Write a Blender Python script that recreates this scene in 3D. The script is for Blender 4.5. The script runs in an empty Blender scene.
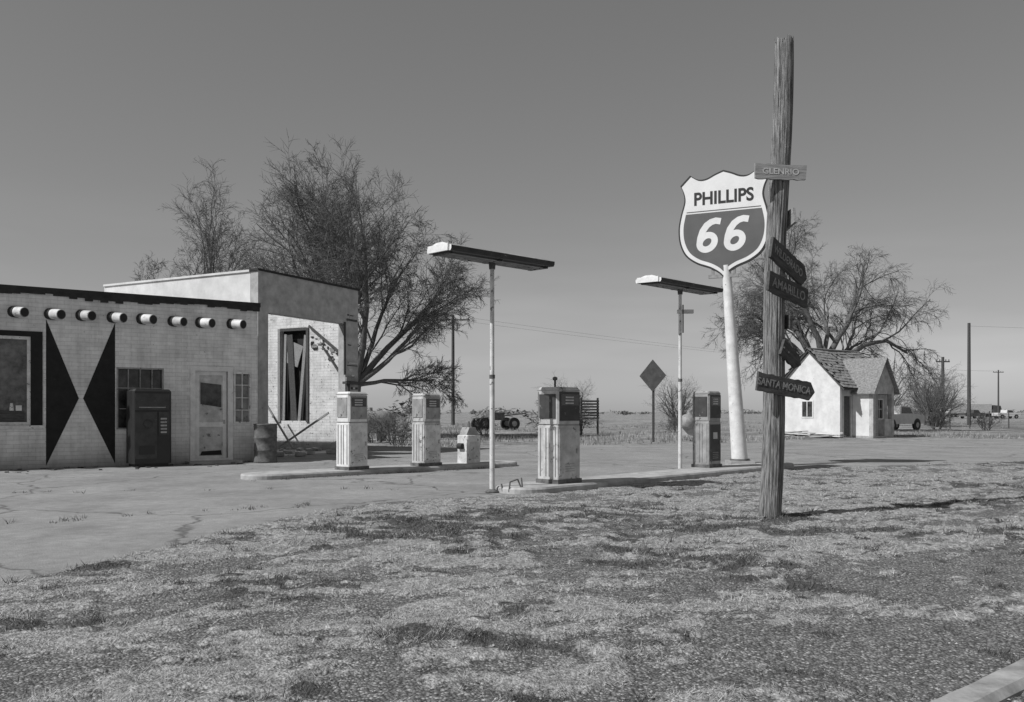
import bpy, math, random
import numpy as np
from mathutils import Vector, Matrix, noise as mnoise
random.seed(7); rng=np.random.default_rng(11)
sc=bpy.context.scene
sc.view_settings.view_transform='Standard'; sc.view_settings.look='None'
sc.view_settings.exposure=0; sc.view_settings.gamma=1
COL=sc.collection

# ------------------------------------------------------------ light
EL=math.radians(46)
SUN=Vector((-.88,-.475,0)).normalized()*math.cos(EL); SUN.z=math.sin(EL)
w=bpy.data.worlds.new("World"); sc.world=w; w.use_nodes=True
nt=w.node_tree; nt.nodes.clear()
out=nt.nodes.new('ShaderNodeOutputWorld'); bg=nt.nodes.new('ShaderNodeBackground')
sky=nt.nodes.new('ShaderNodeTexSky'); sky.sky_type='NISHITA'; sky.sun_disc=False
sky.sun_elevation=EL; sky.sun_rotation=math.atan2(SUN.x,SUN.y)%(2*math.pi)
sky.air_density=1.0; sky.dust_density=0.6; sky.ozone_density=1.0
sp=nt.nodes.new('ShaderNodeSeparateColor')
nt.links.new(sky.outputs[0],sp.inputs[0])
# black-and-white film response
def mth(op,a,b=None,c=None):
    n=nt.nodes.new('ShaderNodeMath'); n.operation=op
    for i,v in enumerate((a,b,c)):
        if v is None: continue
        if isinstance(v,(int,float)): n.inputs[i].default_value=v
        else: nt.links.new(v,n.inputs[i])
    return n.outputs[0]
lum=mth('MULTIPLY_ADD',sp.outputs[1],.4,mth('MULTIPLY',sp.outputs[0],.6))
pw=mth('POWER',lum,.68)
tcw=nt.nodes.new('ShaderNodeTexCoord'); mpw=nt.nodes.new('ShaderNodeMapping'); mpw.inputs['Scale'].default_value=(1.2,1.2,7); nt.links.new(tcw.outputs['Generated'],mpw.inputs[0])
nw=nt.nodes.new('ShaderNodeTexNoise'); nw.inputs['Scale'].default_value=1.7; nw.inputs['Detail'].default_value=4; nt.links.new(mpw.outputs[0],nw.inputs['Vector'])
mr=nt.nodes.new('ShaderNodeMapRange'); mr.inputs[1].default_value=.42; mr.inputs[2].default_value=.7; mr.inputs[3].default_value=0; mr.inputs[4].default_value=.22; nt.links.new(nw.outputs[0],mr.inputs[0])
sx=nt.nodes.new('ShaderNodeSeparateXYZ'); nt.links.new(tcw.outputs['Generated'],sx.inputs[0])
me_=nt.nodes.new('ShaderNodeMapRange'); me_.inputs[1].default_value=.12; me_.inputs[2].default_value=.24; me_.inputs[3].default_value=1; me_.inputs[4].default_value=0; nt.links.new(sx.outputs[2],me_.inputs[0])
cl=mth('MULTIPLY_ADD',mr.outputs[0],me_.outputs[0],1.0)
nt.links.new(mth('MULTIPLY',pw,cl),bg.inputs[0]); bg.inputs[1].default_value=.132
nt.links.new(bg.outputs[0],out.inputs[0])
sl=bpy.data.lights.new('sun','SUN'); sl.energy=4.0; sl.angle=math.radians(.5); sl.color=(1,1,1)
so=bpy.data.objects.new('sun',sl); COL.objects.link(so); so.rotation_euler=SUN.to_track_quat('Z','Y').to_euler(); so.location=(0,0,30)

# ------------------------------------------------------------ camera
cd=bpy.data.cameras.new('camera'); cam=bpy.data.objects.new('camera',cd); COL.objects.link(cam)
cam.location=(0,0,1.3); cam.rotation_euler=(math.radians(90),0,0)
cd.sensor_width=36; cd.lens=850/1024*36; cd.shift_y=61/1024; cd.clip_end=9000; cd.clip_start=.05
sc.camera=cam

# ------------------------------------------------------------ materials
def newmat(name):
    m=bpy.data.materials.new(name); m.use_nodes=True; t=m.node_tree; t.nodes.clear()
    o=t.nodes.new('ShaderNodeOutputMaterial'); b=t.nodes.new('ShaderNodeBsdfPrincipled')
    t.links.new(b.outputs[0],o.inputs[0]); return m,t,b
def N(t,ty,**k):
    n=t.nodes.new(ty)
    for a,v in k.items(): setattr(n,a,v)
    return n
def g(v,a=1): return (v,v,v,a)
def ramp(t,src,pts):
    r=t.nodes.new('ShaderNodeValToRGB'); e=r.color_ramp.elements
    e[0].position=pts[0][0]; e[0].color=g(pts[0][1]); e[1].position=pts[-1][0]; e[1].color=g(pts[-1][1])
    for p,v in pts[1:-1]:
        x=e.new(p); x.color=g(v)
    t.links.new(src,r.inputs[0]); return r.outputs[0]
def noise(t,co,scale,detail=4,rough=.6,mp=None):
    if mp:
        mm=N(t,'ShaderNodeMapping'); mm.inputs['Scale'].default_value=mp; t.links.new(co,mm.inputs[0]); co=mm.outputs[0]
    n=N(t,'ShaderNodeTexNoise'); n.inputs['Scale'].default_value=scale; n.inputs['Detail'].default_value=detail
    n.inputs['Roughness'].default_value=rough; t.links.new(co,n.inputs['Vector']); return n.outputs[0]
def mix(t,f,a,b,mode='MIX'):
    n=t.nodes.new('ShaderNodeMix'); n.data_type='RGBA'; n.blend_type=mode
    for k,v in ((0,f),(6,a),(7,b)):
        if isinstance(v,(int,float)): n.inputs[k].default_value=float(v) if k==0 else g(v)
        else: t.links.new(v,n.inputs[k])
    return n.outputs[2]
def bump(t,h,b,strength=.3,dist=.02):
    n=N(t,'ShaderNodeBump'); n.inputs['Strength'].default_value=strength; n.inputs['Distance'].default_value=dist
    t.links.new(h,n.inputs['Height']); t.links.new(n.outputs[0],b.inputs['Normal'])
def objco(t): return N(t,'ShaderNodeTexCoord').outputs['Object']
def M(name,base,var=.3,scale=6,rough=.8,bs=.25,mp=None,metal=0,chips=None,chipcol=.08,chipscale=9,bd=.01,lo=.3,hi=.7):
    m,t,b=newmat(name); co=objco(t)
    n=noise(t,co,scale,5,.65,mp)
    c=ramp(t,n,[(lo,base*(1-var)),(hi,min(.95,base*(1+var)))])
    if chips:
        n2=noise(t,co,chipscale,6,.7); f=ramp(t,n2,[(chips,0),(chips+.03,1)])
        c=mix(t,f,c,chipcol)
    t.links.new(c,b.inputs['Base Color']); b.inputs['Roughness'].default_value=rough; b.inputs['Metallic'].default_value=metal
    if bs: bump(t,n,b,bs,bd)
    return m
def brick(name,base,mort=.75,peel=.62,peelcol=.16,dirt=.35):
    m,t,b=newmat(name); co=objco(t)
    s=N(t,'ShaderNodeSeparateXYZ'); t.links.new(co,s.inputs[0])
    a=N(t,'ShaderNodeMath',operation='ADD'); t.links.new(s.outputs[0],a.inputs[0]); t.links.new(s.outputs[1],a.inputs[1])
    c=N(t,'ShaderNodeCombineXYZ'); t.links.new(a.outputs[0],c.inputs[0]); t.links.new(s.outputs[2],c.inputs[1])
    br=N(t,'ShaderNodeTexBrick'); br.inputs['Scale'].default_value=1; br.inputs['Brick Width'].default_value=.29
    br.inputs['Row Height'].default_value=.095; br.inputs['Mortar Size'].default_value=.005; br.inputs['Mortar Smooth'].default_value=.7
    br.inputs['Color1'].default_value=g(base); br.inputs['Color2'].default_value=g(base*.9); br.inputs['Mortar'].default_value=g(base*mort)
    t.links.new(c.outputs[0],br.inputs[0])
    n=noise(t,co,2.2,5,.7); n2=noise(t,co,9,6,.75); n3=noise(t,co,1.6,4,.6,(6,6,.5)); n4=noise(t,co,.8,4,.7)
    col=mix(t,1,br.outputs[0],ramp(t,n,[(.3,1-dirt),(.6,1)]),'MULTIPLY')
    col=mix(t,1,col,ramp(t,n3,[(.32,1-dirt*.6),(.55,1)]),'MULTIPLY')
    col=mix(t,1,col,ramp(t,n4,[(.33,1-dirt*.7),(.55,1)]),'MULTIPLY')
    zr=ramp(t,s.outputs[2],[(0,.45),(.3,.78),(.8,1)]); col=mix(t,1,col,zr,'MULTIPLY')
    col=mix(t,ramp(t,n2,[(peel,0),(peel+.03,1)]),col,peelcol)
    t.links.new(col,b.inputs['Base Color']); b.inputs['Roughness'].default_value=.85
    inv=N(t,'ShaderNodeMath',operation='MULTIPLY_ADD'); inv.inputs[1].default_value=-1; inv.inputs[2].default_value=1
    t.links.new(br.outputs['Fac'],inv.inputs[0])
    ad=N(t,'ShaderNodeMath',operation='MULTIPLY_ADD'); ad.inputs[1].default_value=.5
    t.links.new(n2,ad.inputs[0]); t.links.new(inv.outputs[0],ad.inputs[2])
    bump(t,ad.outputs[0],b,.6,.01); return m
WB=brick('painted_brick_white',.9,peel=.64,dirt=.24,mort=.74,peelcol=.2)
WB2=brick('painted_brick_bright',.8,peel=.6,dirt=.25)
STUC=M('stucco_white',.68,.16,2,.9,.3,chips=.66,chipcol=.3)
STUCG=M('stucco_weathered_shaded',.42,.3,3,.9,.4,chips=.64,chipcol=.18)  # chipped stucco, greyer for faces turned from the sun: shade put into colour
BLK=M('black_paint',.016,.4,5,.9,.3,chips=.7,chipcol=.12,chipscale=14)
TAR=M('tar_edge',.03,.4,8,.9,.5)
WP=M('white_paint',.72,.18,5,.55,.15,chips=.66,chipcol=.22)
WP2=M('white_paint_rusted',.62,.3,4,.6,.2,chips=.6,chipcol=.16)
GP=M('grey_enamel',.3,.35,4,.5,.15,chips=.6,chipcol=.09)
GP2=M('faded_enamel',.5,.3,5,.6,.15,chips=.6,chipcol=.15,chipscale=6)
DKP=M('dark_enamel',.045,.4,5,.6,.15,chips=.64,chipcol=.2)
RUST=M('rusted_steel',.12,.5,9,.85,.5)
STEEL=M('dull_steel',.35,.3,8,.45,.1,metal=.7)
WOOD=M('weathered_wood',.24,.75,8,.95,1.0,mp=(9,9,.35),bd=.04,lo=.38,hi=.62)
WOODD=M('dark_board',.075,.5,6,.95,.6,mp=(1,6,6))
WOODL=M('grey_board',.28,.4,6,.95,.6,mp=(.6,8,8))
CONC=M('concrete',.38,.3,4,.9,.4,chips=.64,chipcol=.15)
CONC2=M('concrete_kerb',.3,.4,7,.9,.6,chips=.6,chipcol=.14)
DARK=M('dark_interior',.025,.3,3,.95,0)
BARK=M('bark',.13,.45,5,.95,.8,mp=(4,4,.6))
TWIG=M('twig_bark',.13,.3,3,.95,0)
SHIN=M('shingles',.22,.6,9,.95,.8,mp=(1,1,3))
RED=M('sign_red_enamel',.11,.15,2,.5,.08,chips=.72,chipcol=.3)
SW=M('sign_white_enamel',.78,.08,2,.45,.05,chips=.73,chipcol=.25)
SK=M('sign_black_enamel',.02,.2,3,.5,.05)
RUB=M('black_rubber',.025,.3,10,.7,.2)
def glassm(name,a,c):
    m,t,b=newmat(name); co=objco(t); n=noise(t,co,4,5,.7)
    t.links.new(ramp(t,n,[(.35,a),(.7,c)]),b.inputs['Base Color']); b.inputs['Roughness'].default_value=.16; return m
GLASS=glassm('dusty_glass',.015,.09); GLASS2=glassm('reflection_toned_glass',.05,.2)  # second glass is lighter: window reflections put into its base colour
CAR=M('car_white_paint',.6,.1,3,.35,0)
DCAR=M('car_dark_paint',.08,.2,3,.35,0)

# ------------------------------------------------------------ mesh builder
class B:
    def __init__(s): s.v=[];s.f=[];s.m=[];s.mats=[];s.sm=[]
    def mi(s,mat):
        if mat not in s.mats: s.mats.append(mat)
        return s.mats.index(mat)
    def add(s,vs,fs,mat,X=None,smooth=False):
        o=len(s.v); s.v+= [tuple(X@Vector(q)) if X is not None else tuple(q) for q in vs]
        k=s.mi(mat)
        for f in fs: s.f.append([i+o for i in f]); s.m.append(k); s.sm.append(smooth)
    def box(s,a,b,mat,X=None,bev=0):
        x0,y0,z0=a;x1,y1,z1=b
        if bev<=0:
            vs=[(x0,y0,z0),(x1,y0,z0),(x1,y1,z0),(x0,y1,z0),(x0,y0,z1),(x1,y0,z1),(x1,y1,z1),(x0,y1,z1)]
            fs=[(0,3,2,1),(4,5,6,7),(0,1,5,4),(1,2,6,5),(2,3,7,6),(3,0,4,7)]
            s.add(vs,fs,mat,X); return
        e=bev
        def ring(z,i): return [(x0+i+e,y0+i,z),(x1-i-e,y0+i,z),(x1-i,y0+i+e,z),(x1-i,y1-i-e,z),(x1-i-e,y1-i,z),(x0+i+e,y1-i,z),(x0+i,y1-i-e,z),(x0+i,y0+i+e,z)]
        vs=ring(z0,0)+ring(z1-e,0)+ring(z1,e*.8); fs=[tuple(reversed(range(8))),tuple(range(16,24))]
        for r in (0,8):
            for i in range(8): j=(i+1)%8; fs.append((r+i,r+j,r+8+j,r+8+i))
        s.add(vs,fs,mat,X)
    def tube(s,p0,p1,r0,r1,mat,n=12,caps=True,smooth=True):
        p0=Vector(p0);p1=Vector(p1);d=(p1-p0).normalized()
        a=d.orthogonal().normalized();b=d.cross(a)
        vs=[];fs=[]
        for p,r in((p0,r0),(p1,r1)):
            for i in range(n):
                t=2*math.pi*i/n; vs.append(p+a*math.cos(t)*r+b*math.sin(t)*r)
        for i in range(n): j=(i+1)%n; fs.append((i,j,n+j,n+i))
        s.add(vs,fs,mat,None,smooth)
        if caps: s.add(vs,[tuple(reversed(range(n))),tuple(range(n,2*n))],mat)
    def lathe(s,prof,mat,n=24,X=None):
        vs=[];fs=[]
        for r,z in prof:
            for i in range(n): t=2*math.pi*i/n; vs.append((r*math.cos(t),r*math.sin(t),z))
        for k in range(len(prof)-1):
            for i in range(n): j=(i+1)%n; fs.append((k*n+i,k*n+j,k*n+n+j,k*n+n+i))
        fs.append(tuple(reversed(range(n)))); fs.append(tuple(range((len(prof)-1)*n,len(prof)*n)))
        s.add(vs,fs,mat,X,True)
    def prism(s,poly,y0,y1,mat,X=None):
        n=len(poly); vs=[(x,y0,z) for x,z in poly]+[(x,y1,z) for x,z in poly]
        fs=[tuple(range(n)),tuple(reversed(range(n,2*n)))]+[(i,i+n,(i+1)%n+n,(i+1)%n) for i in range(n)]
        s.add(vs,fs,mat,X)
    def ribbon(s,pts,wd,y0,y1,mat,X=None,closed=False):
        n=len(pts); L=[];R=[]
        for i,(x,z) in enumerate(pts):
            a=pts[i-1] if (i or closed) else pts[i]; c=pts[(i+1)%n] if (i<n-1 or closed) else pts[i]
            dx,dz=c[0]-a[0],c[1]-a[1]; l=math.hypot(dx,dz); nx_,nz_=-dz/l,dx/l; ww=wd[i] if isinstance(wd,list) else wd
            L.append((x+nx_*ww/2,z+nz_*ww/2)); R.append((x-nx_*ww/2,z-nz_*ww/2))
        vs=[(x,y0,z) for x,z in L]+[(x,y0,z) for x,z in R]+[(x,y1,z) for x,z in L]+[(x,y1,z) for x,z in R]; fs=[]
        for i in range(n if closed else n-1):
            j=(i+1)%n; fs+=[(i,j,n+j,n+i),(2*n+i,2*n+j,3*n+j,3*n+i),(i,j,2*n+j,2*n+i),(n+i,n+j,3*n+j,3*n+i)]
        s.add(vs,fs,mat,X)
    def path(s,pts,r,mat,n=8):
        for a,b in zip(pts[:-1],pts[1:]): s.tube(a,b,r,r,mat,n,True)
    def make(s,name,parent=None,loc=(0,0,0),rz=0,rot=None):
        me=bpy.data.meshes.new(name); me.from_pydata(s.v,[],s.f)
        for m in s.mats: me.materials.append(m)
        me.polygons.foreach_set('material_index',s.m); me.polygons.foreach_set('use_smooth',s.sm); me.update()
        o=bpy.data.objects.new(name,me); COL.objects.link(o)
        o.location=loc; o.rotation_euler=rot if rot else (0,0,rz)
        if parent: o.parent=parent
        return o
def empty(name,loc=(0,0,0),rz=0,rot=None):
    e=bpy.data.objects.new(name,None); COL.objects.link(e); e.location=loc; e.rotation_euler=rot if rot else (0,0,rz); e.empty_display_size=.3; return e
def text(body,size,mat,name,parent,loc,rot=(math.pi/2,0,0),off=0.0,shear=0,sx=1,ext=.002,spacing=1):
    c=bpy.data.curves.new(name,'FONT'); c.body=body; c.size=size; c.align_x='CENTER'; c.align_y='CENTER'
    c.offset=off; c.shear=shear; c.extrude=ext; c.space_character=spacing
    o=bpy.data.objects.new('tmp',c); COL.objects.link(o); bpy.context.view_layer.update()
    me=bpy.data.meshes.new_from_object(o.evaluated_get(bpy.context.evaluated_depsgraph_get()))
    bpy.data.objects.remove(o); me.materials.clear(); me.materials.append(mat)
    q=bpy.data.objects.new(name,me); COL.objects.link(q); q.parent=parent; q.location=loc; q.rotation_euler=rot; q.scale=(sx,1,1); return q

# ------------------------------------------------------------ noise fields
def vn(x,y,seed):
    ix=np.floor(x);iy=np.floor(y);fx=x-ix;fy=y-iy; fx=fx*fx*(3-2*fx);fy=fy*fy*(3-2*fy)
    def h(a,b):
        q=np.sin(a*127.1+b*311.7+seed*74.7)*43758.5453; return q-np.floor(q)
    return (h(ix,iy)*(1-fx)+h(ix+1,iy)*fx)*(1-fy)+(h(ix,iy+1)*(1-fx)+h(ix+1,iy+1)*fx)*fy
def fbm(x,y,seed,o=5):
    s=0;a=.5;t=0
    for i in range(o): s=s+a*vn(x*2**i,y*2**i,seed+i*3.1); t+=a; a*=.55
    return s/t
def ss(a,b,x): t=np.clip((x-a)/(b-a),0,1); return t*t*(3-2*t)
EX=[-100,-10,-4.6,-3.85,-3.2,-2.26,-.3,5.3,9,14.5,40,100]; EY=[2,4,5.6,6.4,9.0,11.9,13.2,18.7,20.6,23.0,30,42]
FX=[-100,-30,-2,5,16,40,100]; FY=[26,26,31,34,38,46,60]
def pavemask(X,Y):
    wob=(fbm(X*.9,Y*.9,2,6)-.5)*1.6*ss(20,-2,X*0+np.abs(X-1)*0.3)
    d=Y-np.interp(X,EX,EY)+wob
    d2=np.interp(X,FX,FY)-Y+wob*2
    return ss(-.2,.25,d)*ss(-.8,.8,d2)
def kerb_curve(X):
    return 3.66+(X-1.95)*.80+ .05*(X-1.95)**2*np.sign(X-1.95)*.5
def streetside(X,Y): return (kerb_curve(X)-Y)
def grassmask(X,Y):
    u=X*.85+Y*.5; v=-X*.5+Y*.85
    n=fbm(u*.7,v*1.6,5,6); n2=fbm(u*2.4,v*4.6,9,5); n3=fbm(X*8,Y*10,12,4)
    base=n*.36+n2*.38+n3*.26
    gr=np.exp(-(((X-1.6)/2.2)**2+((Y-5.0)/1.9)**2)**1.5)*.07+np.exp(-(((X-.5)/1.3)**2+((Y-4.2)/.9)**2))*.04
    gr=gr+np.exp(-(((X-4.6)/2.2)**2+((Y-7.6)/.8)**2))*.03+np.exp(-(((X+.3)/1.0)**2+((Y-6.8)/.6)**2))*.03
    return ss(.455,.57,base+.018-gr+ss(9,14,Y)*.015)
SP=[(-.9,9.9,1.5,.9,.22),(-1.3,8.9,.9,.6,.15),(1.5,7.6,.9,.45,.22),(.6,8.9,1.3,.4,.16),(-.41,4.9,.5,.22,.2),(-4.2,7.9,.35,.25,.4),(-3.6,7.3,.3,.2,.4),(-1.77,6.3,.7,.3,.22),(3.4,9.0,1.1,.5,.18),(2.2,9.6,1.2,.4,.18),(5.2,9.2,1.4,.3,.15),(6.5,12,2.5,.5,.14),(.6,11,1.5,.7,.16),(9,15,4,.5,.13),(-2.9,5.2,.6,.3,.18),(3.3,10.3,.7,.25,.3),(12,21.5,5,.7,.2),(2.0,6.6,.7,.25,.2),(3.6,6.4,.7,.2,.18),(5.5,7.9,.9,.2,.18)]
def weedmask(X,Y):
    n=fbm(X*1.7+3,Y*2.6,21,5)*.4+fbm(X*5,Y*7,27,4)*.6
    a=0
    for x,y,rx,ry,k in SP: a=a+k*np.exp(-(((X-x)/rx)**2+((Y-y)/ry)**2))
    return ss(.62,.73,n+a)

def axis(lo,hi,step,far0,far1,k=1.13):
    c=list(np.arange(lo,hi+1e-6,step)); s=step; p=hi; R=[]
    while p<far1: s*=k; p+=s; R.append(p)
    s=step; p=lo; L=[]
    while p>far0: s*=k; p-=s; L.append(p)
    return np.array(L[::-1]+c+R)
xs=axis(-9,13,.05,-5000,5000); ys=axis(3,18,.05,-150,6000)
GX,GY=np.meshgrid(xs,ys)
pm=pavemask(GX,GY); gm=grassmask(GX,GY)*(1-pm); wm=weedmask(GX,GY)*(1-pm)
st=ss(0,.1,streetside(GX,GY)-.12)*ss(60,30,np.abs(GX))
gm*=1-st; wm*=1-st
nearf=ss(60,20,np.abs(GY))*ss(60,20,np.abs(GX))
Z=(gm*.03*(.4+fbm(GX*6,GY*6,31,3))+wm*.015+(fbm(GX*1.2,GY*1.2,40,4)-.5)*.05*(1-pm))*nearf*(1-st)-.14*st
Z=Z-0.02*(1-pm)*nearf*(1-st)
far=ss(120,600,np.hypot(GX,GY)); Z=Z+far*(fbm(GX*.002,GY*.002,50,3)-.55)*5
nx,ny=len(xs),len(ys)
co=np.stack([GX,GY,Z],-1).reshape(-1,3).astype(np.float32)
idx=np.arange(nx*ny).reshape(ny,nx)
q=np.stack([idx[:-1,:-1],idx[:-1,1:],idx[1:,1:],idx[1:,:-1]],-1).reshape(-1,4).astype(np.int32)
def npmesh(name,co,faces,k):
    me=bpy.data.meshes.new(name); me.vertices.add(len(co)); me.vertices.foreach_set('co',np.ascontiguousarray(co,dtype=np.float32).ravel())
    nf=len(faces); me.loops.add(nf*k); me.loops.foreach_set('vertex_index',np.ascontiguousarray(faces,dtype=np.int32).ravel())
    me.polygons.add(nf); me.polygons.foreach_set('loop_start',np.arange(0,nf*k,k,dtype=np.int32))
    me.update(calc_edges=True); me.validate(); return me
me=npmesh('ground',co,q,4)
for nme,arr in (('grass',gm),('weed',wm),('pave',pm),('street',st)):
    a=me.attributes.new(nme,'FLOAT','POINT'); a.data.foreach_set('value',arr.reshape(-1).astype(np.float32))
me.polygons.foreach_set('use_smooth',np.ones(len(me.polygons),dtype=bool))
ground=bpy.data.objects.new('ground',me); COL.objects.link(ground)
def groundmat():
    m,t,b=newmat('ground_gravel_grass_pavement'); co=objco(t)
    def at(n): a=N(t,'ShaderNodeAttribute',attribute_name=n); return a.outputs['Fac']
    nf=noise(t,co,28,5,.7); nm=noise(t,co,6,5,.7); nl=noise(t,co,.6,5,.6); nvf=noise(t,co,90,2,.7)
    v=N(t,'ShaderNodeTexVoronoi'); v.inputs['Scale'].default_value=62; t.links.new(co,v.inputs['Vector'])
    vs=N(t,'ShaderNodeSeparateColor'); t.links.new(v.outputs['Color'],vs.inputs[0])
    gcol=ramp(t,vs.outputs[0],[(0,.14),(.5,.23),(.8,.32),(1,.55)])
    gcol=mix(t,1,gcol,ramp(t,v.outputs['Distance'],[(.25,1),(.62,.45)]),'MULTIPLY')
    gcol=mix(t,1,gcol,ramp(t,nm,[(.3,.75),(.7,1.2)]),'MULTIPLY')
    gr=ramp(t,nf,[(.32,.10),(.45,.25),(.58,.42),(.7,.56)])
    gr=mix(t,1,gr,ramp(t,nm,[(.3,.6),(.6,1.1)]),'MULTIPLY')
    def sharp(a,nz,lo,hi,amt):
        x=N(t,'ShaderNodeMath',operation='MULTIPLY_ADD'); x.inputs[1].default_value=amt; t.links.new(nz,x.inputs[0]); t.links.new(a,x.inputs[2])
        return ramp(t,x.outputs[0],[(lo,0),(hi,1)])
    h2=mix(t,.5,nf,nm)
    gf=sharp(at('grass'),h2,.74,1.02,1.0); wf=sharp(at('weed'),h2,.85,1.05,.9); pf=sharp(at('pave'),h2,.70,.85,.6)
    c=mix(t,gf,gcol,gr)
    c=mix(t,wf,c,ramp(t,nf,[(.35,.045),(.7,.17)]))
    sxyz=N(t,'ShaderNodeSeparateXYZ'); t.links.new(co,sxyz.inputs[0])
    fy=N(t,'ShaderNodeMapRange'); fy.inputs[1].default_value=22; fy.inputs[2].default_value=40; t.links.new(sxyz.outputs[1],fy.inputs[0])
    nmid=noise(t,co,1.4,6,.75)
    fc=mix(t,ramp(t,nmid,[(.42,0),(.6,1)]),.17,.42); fc=mix(t,1,fc,ramp(t,noise(t,co,.12,5,.7),[(.35,.6),(.6,1.1)]),'MULTIPLY')
    c=mix(t,fy.outputs[0],c,fc)
    pc=ramp(t,nl,[(.3,.24),(.7,.34)])
    pc=mix(t,1,pc,ramp(t,nm,[(.3,.8),(.7,1.12)]),'MULTIPLY'); pc=mix(t,1,pc,ramp(t,nvf,[(.3,.65),(.7,1.3)]),'MULTIPLY')
    wv=N(t,'ShaderNodeVectorMath',operation='MULTIPLY_ADD'); nn=N(t,'ShaderNodeTexNoise'); nn.inputs['Scale'].default_value=1.5; nn.inputs['Detail'].default_value=4
    t.links.new(co,nn.inputs['Vector']); t.links.new(nn.outputs['Color'],wv.inputs[0]); wv.inputs[1].default_value=(.7,.7,.7); t.links.new(co,wv.inputs[2])
    cv=N(t,'ShaderNodeTexVoronoi',feature='DISTANCE_TO_EDGE'); cv.inputs['Scale'].default_value=.22; t.links.new(wv.outputs[0],cv.inputs['Vector'])
    ck=ramp(t,cv.outputs['Distance'],[(.001,.8),(.007,0)])
    pc=mix(t,ck,pc,.08)
    st2=ramp(t,noise(t,co,.9,6,.75),[(.52,0),(.7,.6)]); pc=mix(t,st2,pc,.16)
    c=mix(t,pf,c,pc)
    c=mix(t,at('street'),c,mix(t,1,ramp(t,vs.outputs[1],[(0,.05),(1,.16)]),ramp(t,nm,[(.3,.8),(.7,1.1)]),'MULTIPLY'))
    t.links.new(c,b.inputs['Base Color']); b.inputs['Roughness'].default_value=.95
    b.inputs['Specular IOR Level'].default_value=.15
    hb=N(t,'ShaderNodeMath',operation='MULTIPLY_ADD'); hb.inputs[1].default_value=-.7; t.links.new(v.outputs['Distance'],hb.inputs[0]); t.links.new(nf,hb.inputs[2])
    stf=N(t,'ShaderNodeMapRange'); stf.inputs[3].default_value=.6; stf.inputs[4].default_value=.18; t.links.new(pf,stf.inputs[0])
    bp=N(t,'ShaderNodeBump'); bp.inputs['Distance'].default_value=.03; t.links.new(stf.outputs[0],bp.inputs['Strength']); t.links.new(hb.outputs[0],bp.inputs['Height']); t.links.new(bp.outputs[0],b.inputs['Normal'])
    return m
me.materials.append(groundmat())
def gz(x,y):
    i=np.clip(np.searchsorted(xs,x),1,nx-1); j=np.clip(np.searchsorted(ys,y),1,ny-1); return Z[j,i]

# ------------------------------------------------------------ grass meshes
def blades(px,py,n,hmin,hmax,wd,lean,spread,name,mat):
    k=len(px); X=np.repeat(px,n)+rng.normal(0,spread,k*n); Y=np.repeat(py,n)+rng.normal(0,spread,k*n)
    z0=gz(X,Y)-.004; sc_=np.repeat(rng.uniform(.6,1.25,k),n)
    h=rng.uniform(hmin,hmax,k*n)*sc_; a=rng.uniform(0,2*np.pi,k*n); l=np.abs(rng.normal(lean,lean*.5,k*n))*h
    b=rng.uniform(0,np.pi,k*n); D=np.hypot(X,Y); ww=wd*np.clip(D/6,.7,2.2)*rng.uniform(.6,1.3,k*n)
    c=np.empty((k*n,3,3),np.float32)
    c[:,0]=np.stack([X-np.cos(b)*ww,Y-np.sin(b)*ww,z0],-1); c[:,1]=np.stack([X+np.cos(b)*ww,Y+np.sin(b)*ww,z0],-1)
    c[:,2]=np.stack([X+np.cos(a)*l,Y+np.sin(a)*l,z0+h],-1)
    me=npmesh(name,c.reshape(-1,3),np.arange(k*n*3).reshape(-1,3),3); me.materials.append(mat)
    o=bpy.data.objects.new(name,me); COL.objects.link(o); return o
def scatter(n,dmin,dmax):
    u=rng.uniform(0,1,n); D=dmin*(dmax/dmin)**u; X=D*rng.uniform(-.68,.68,n); return X,D
def bmat(name,lo,hi):
    m,t,b=newmat(name); gi=N(t,'ShaderNodeNewGeometry'); t.links.new(ramp(t,gi.outputs['Random Per Island'],[(0,lo),(1,hi)]),b.inputs['Base Color']); b.inputs['Roughness'].default_value=.9
    b.inputs['Specular IOR Level'].default_value=.1; return m
X,D=scatter(66000,3.4,26)
gmk=grassmask(X,D)*(1-pavemask(X,D))*(streetside(X,D)<0)
kp=rng.uniform(0,1,len(X))<gmk*(.08+.92*(fbm(X*5,D*5,60,4)>.52)); blades(X[kp],D[kp],8,.008,.034,.0022,1.7,.03,'dry_grass',bmat('dry_grass_blades',.22,.64))
X,D=scatter(40000,3.4,26)
wk=weedmask(X,D)*(1-pavemask(X,D))*(streetside(X,D)<0)
kp=rng.uniform(0,1,len(X))<wk*.55+.006*(pavemask(X,D)<.3)*(streetside(X,D)<0)
WX=list(X[kp]); WY=list(D[kp])
def line(x0,y0,x1,y1,n,j):
    for i in range(n):
        if random.random()<.5: continue
        t=random.random(); WX.append(x0+(x1-x0)*t+random.gauss(0,j)); WY.append(y0+(y1-y0)*t+random.gauss(0,j))
line(.2,13.6,6.4,19.9,110,.06); line(-4.9,15.9,.2,20.3,60,.05); line(-11.2,19.1,-6.7,22.2,60,.06); line(2.95,10.4,3.4,10.5,34,.08)
line(-6.2,9.6,-2.4,12.2,40,.1); line(-9,13.5,-1,14.6,30,.08)
blades(np.array(WX),np.array(WY),12,.018,.07,.0026,.9,.04,'weed_patches',bmat('weed_blades',.035,.18))

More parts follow.
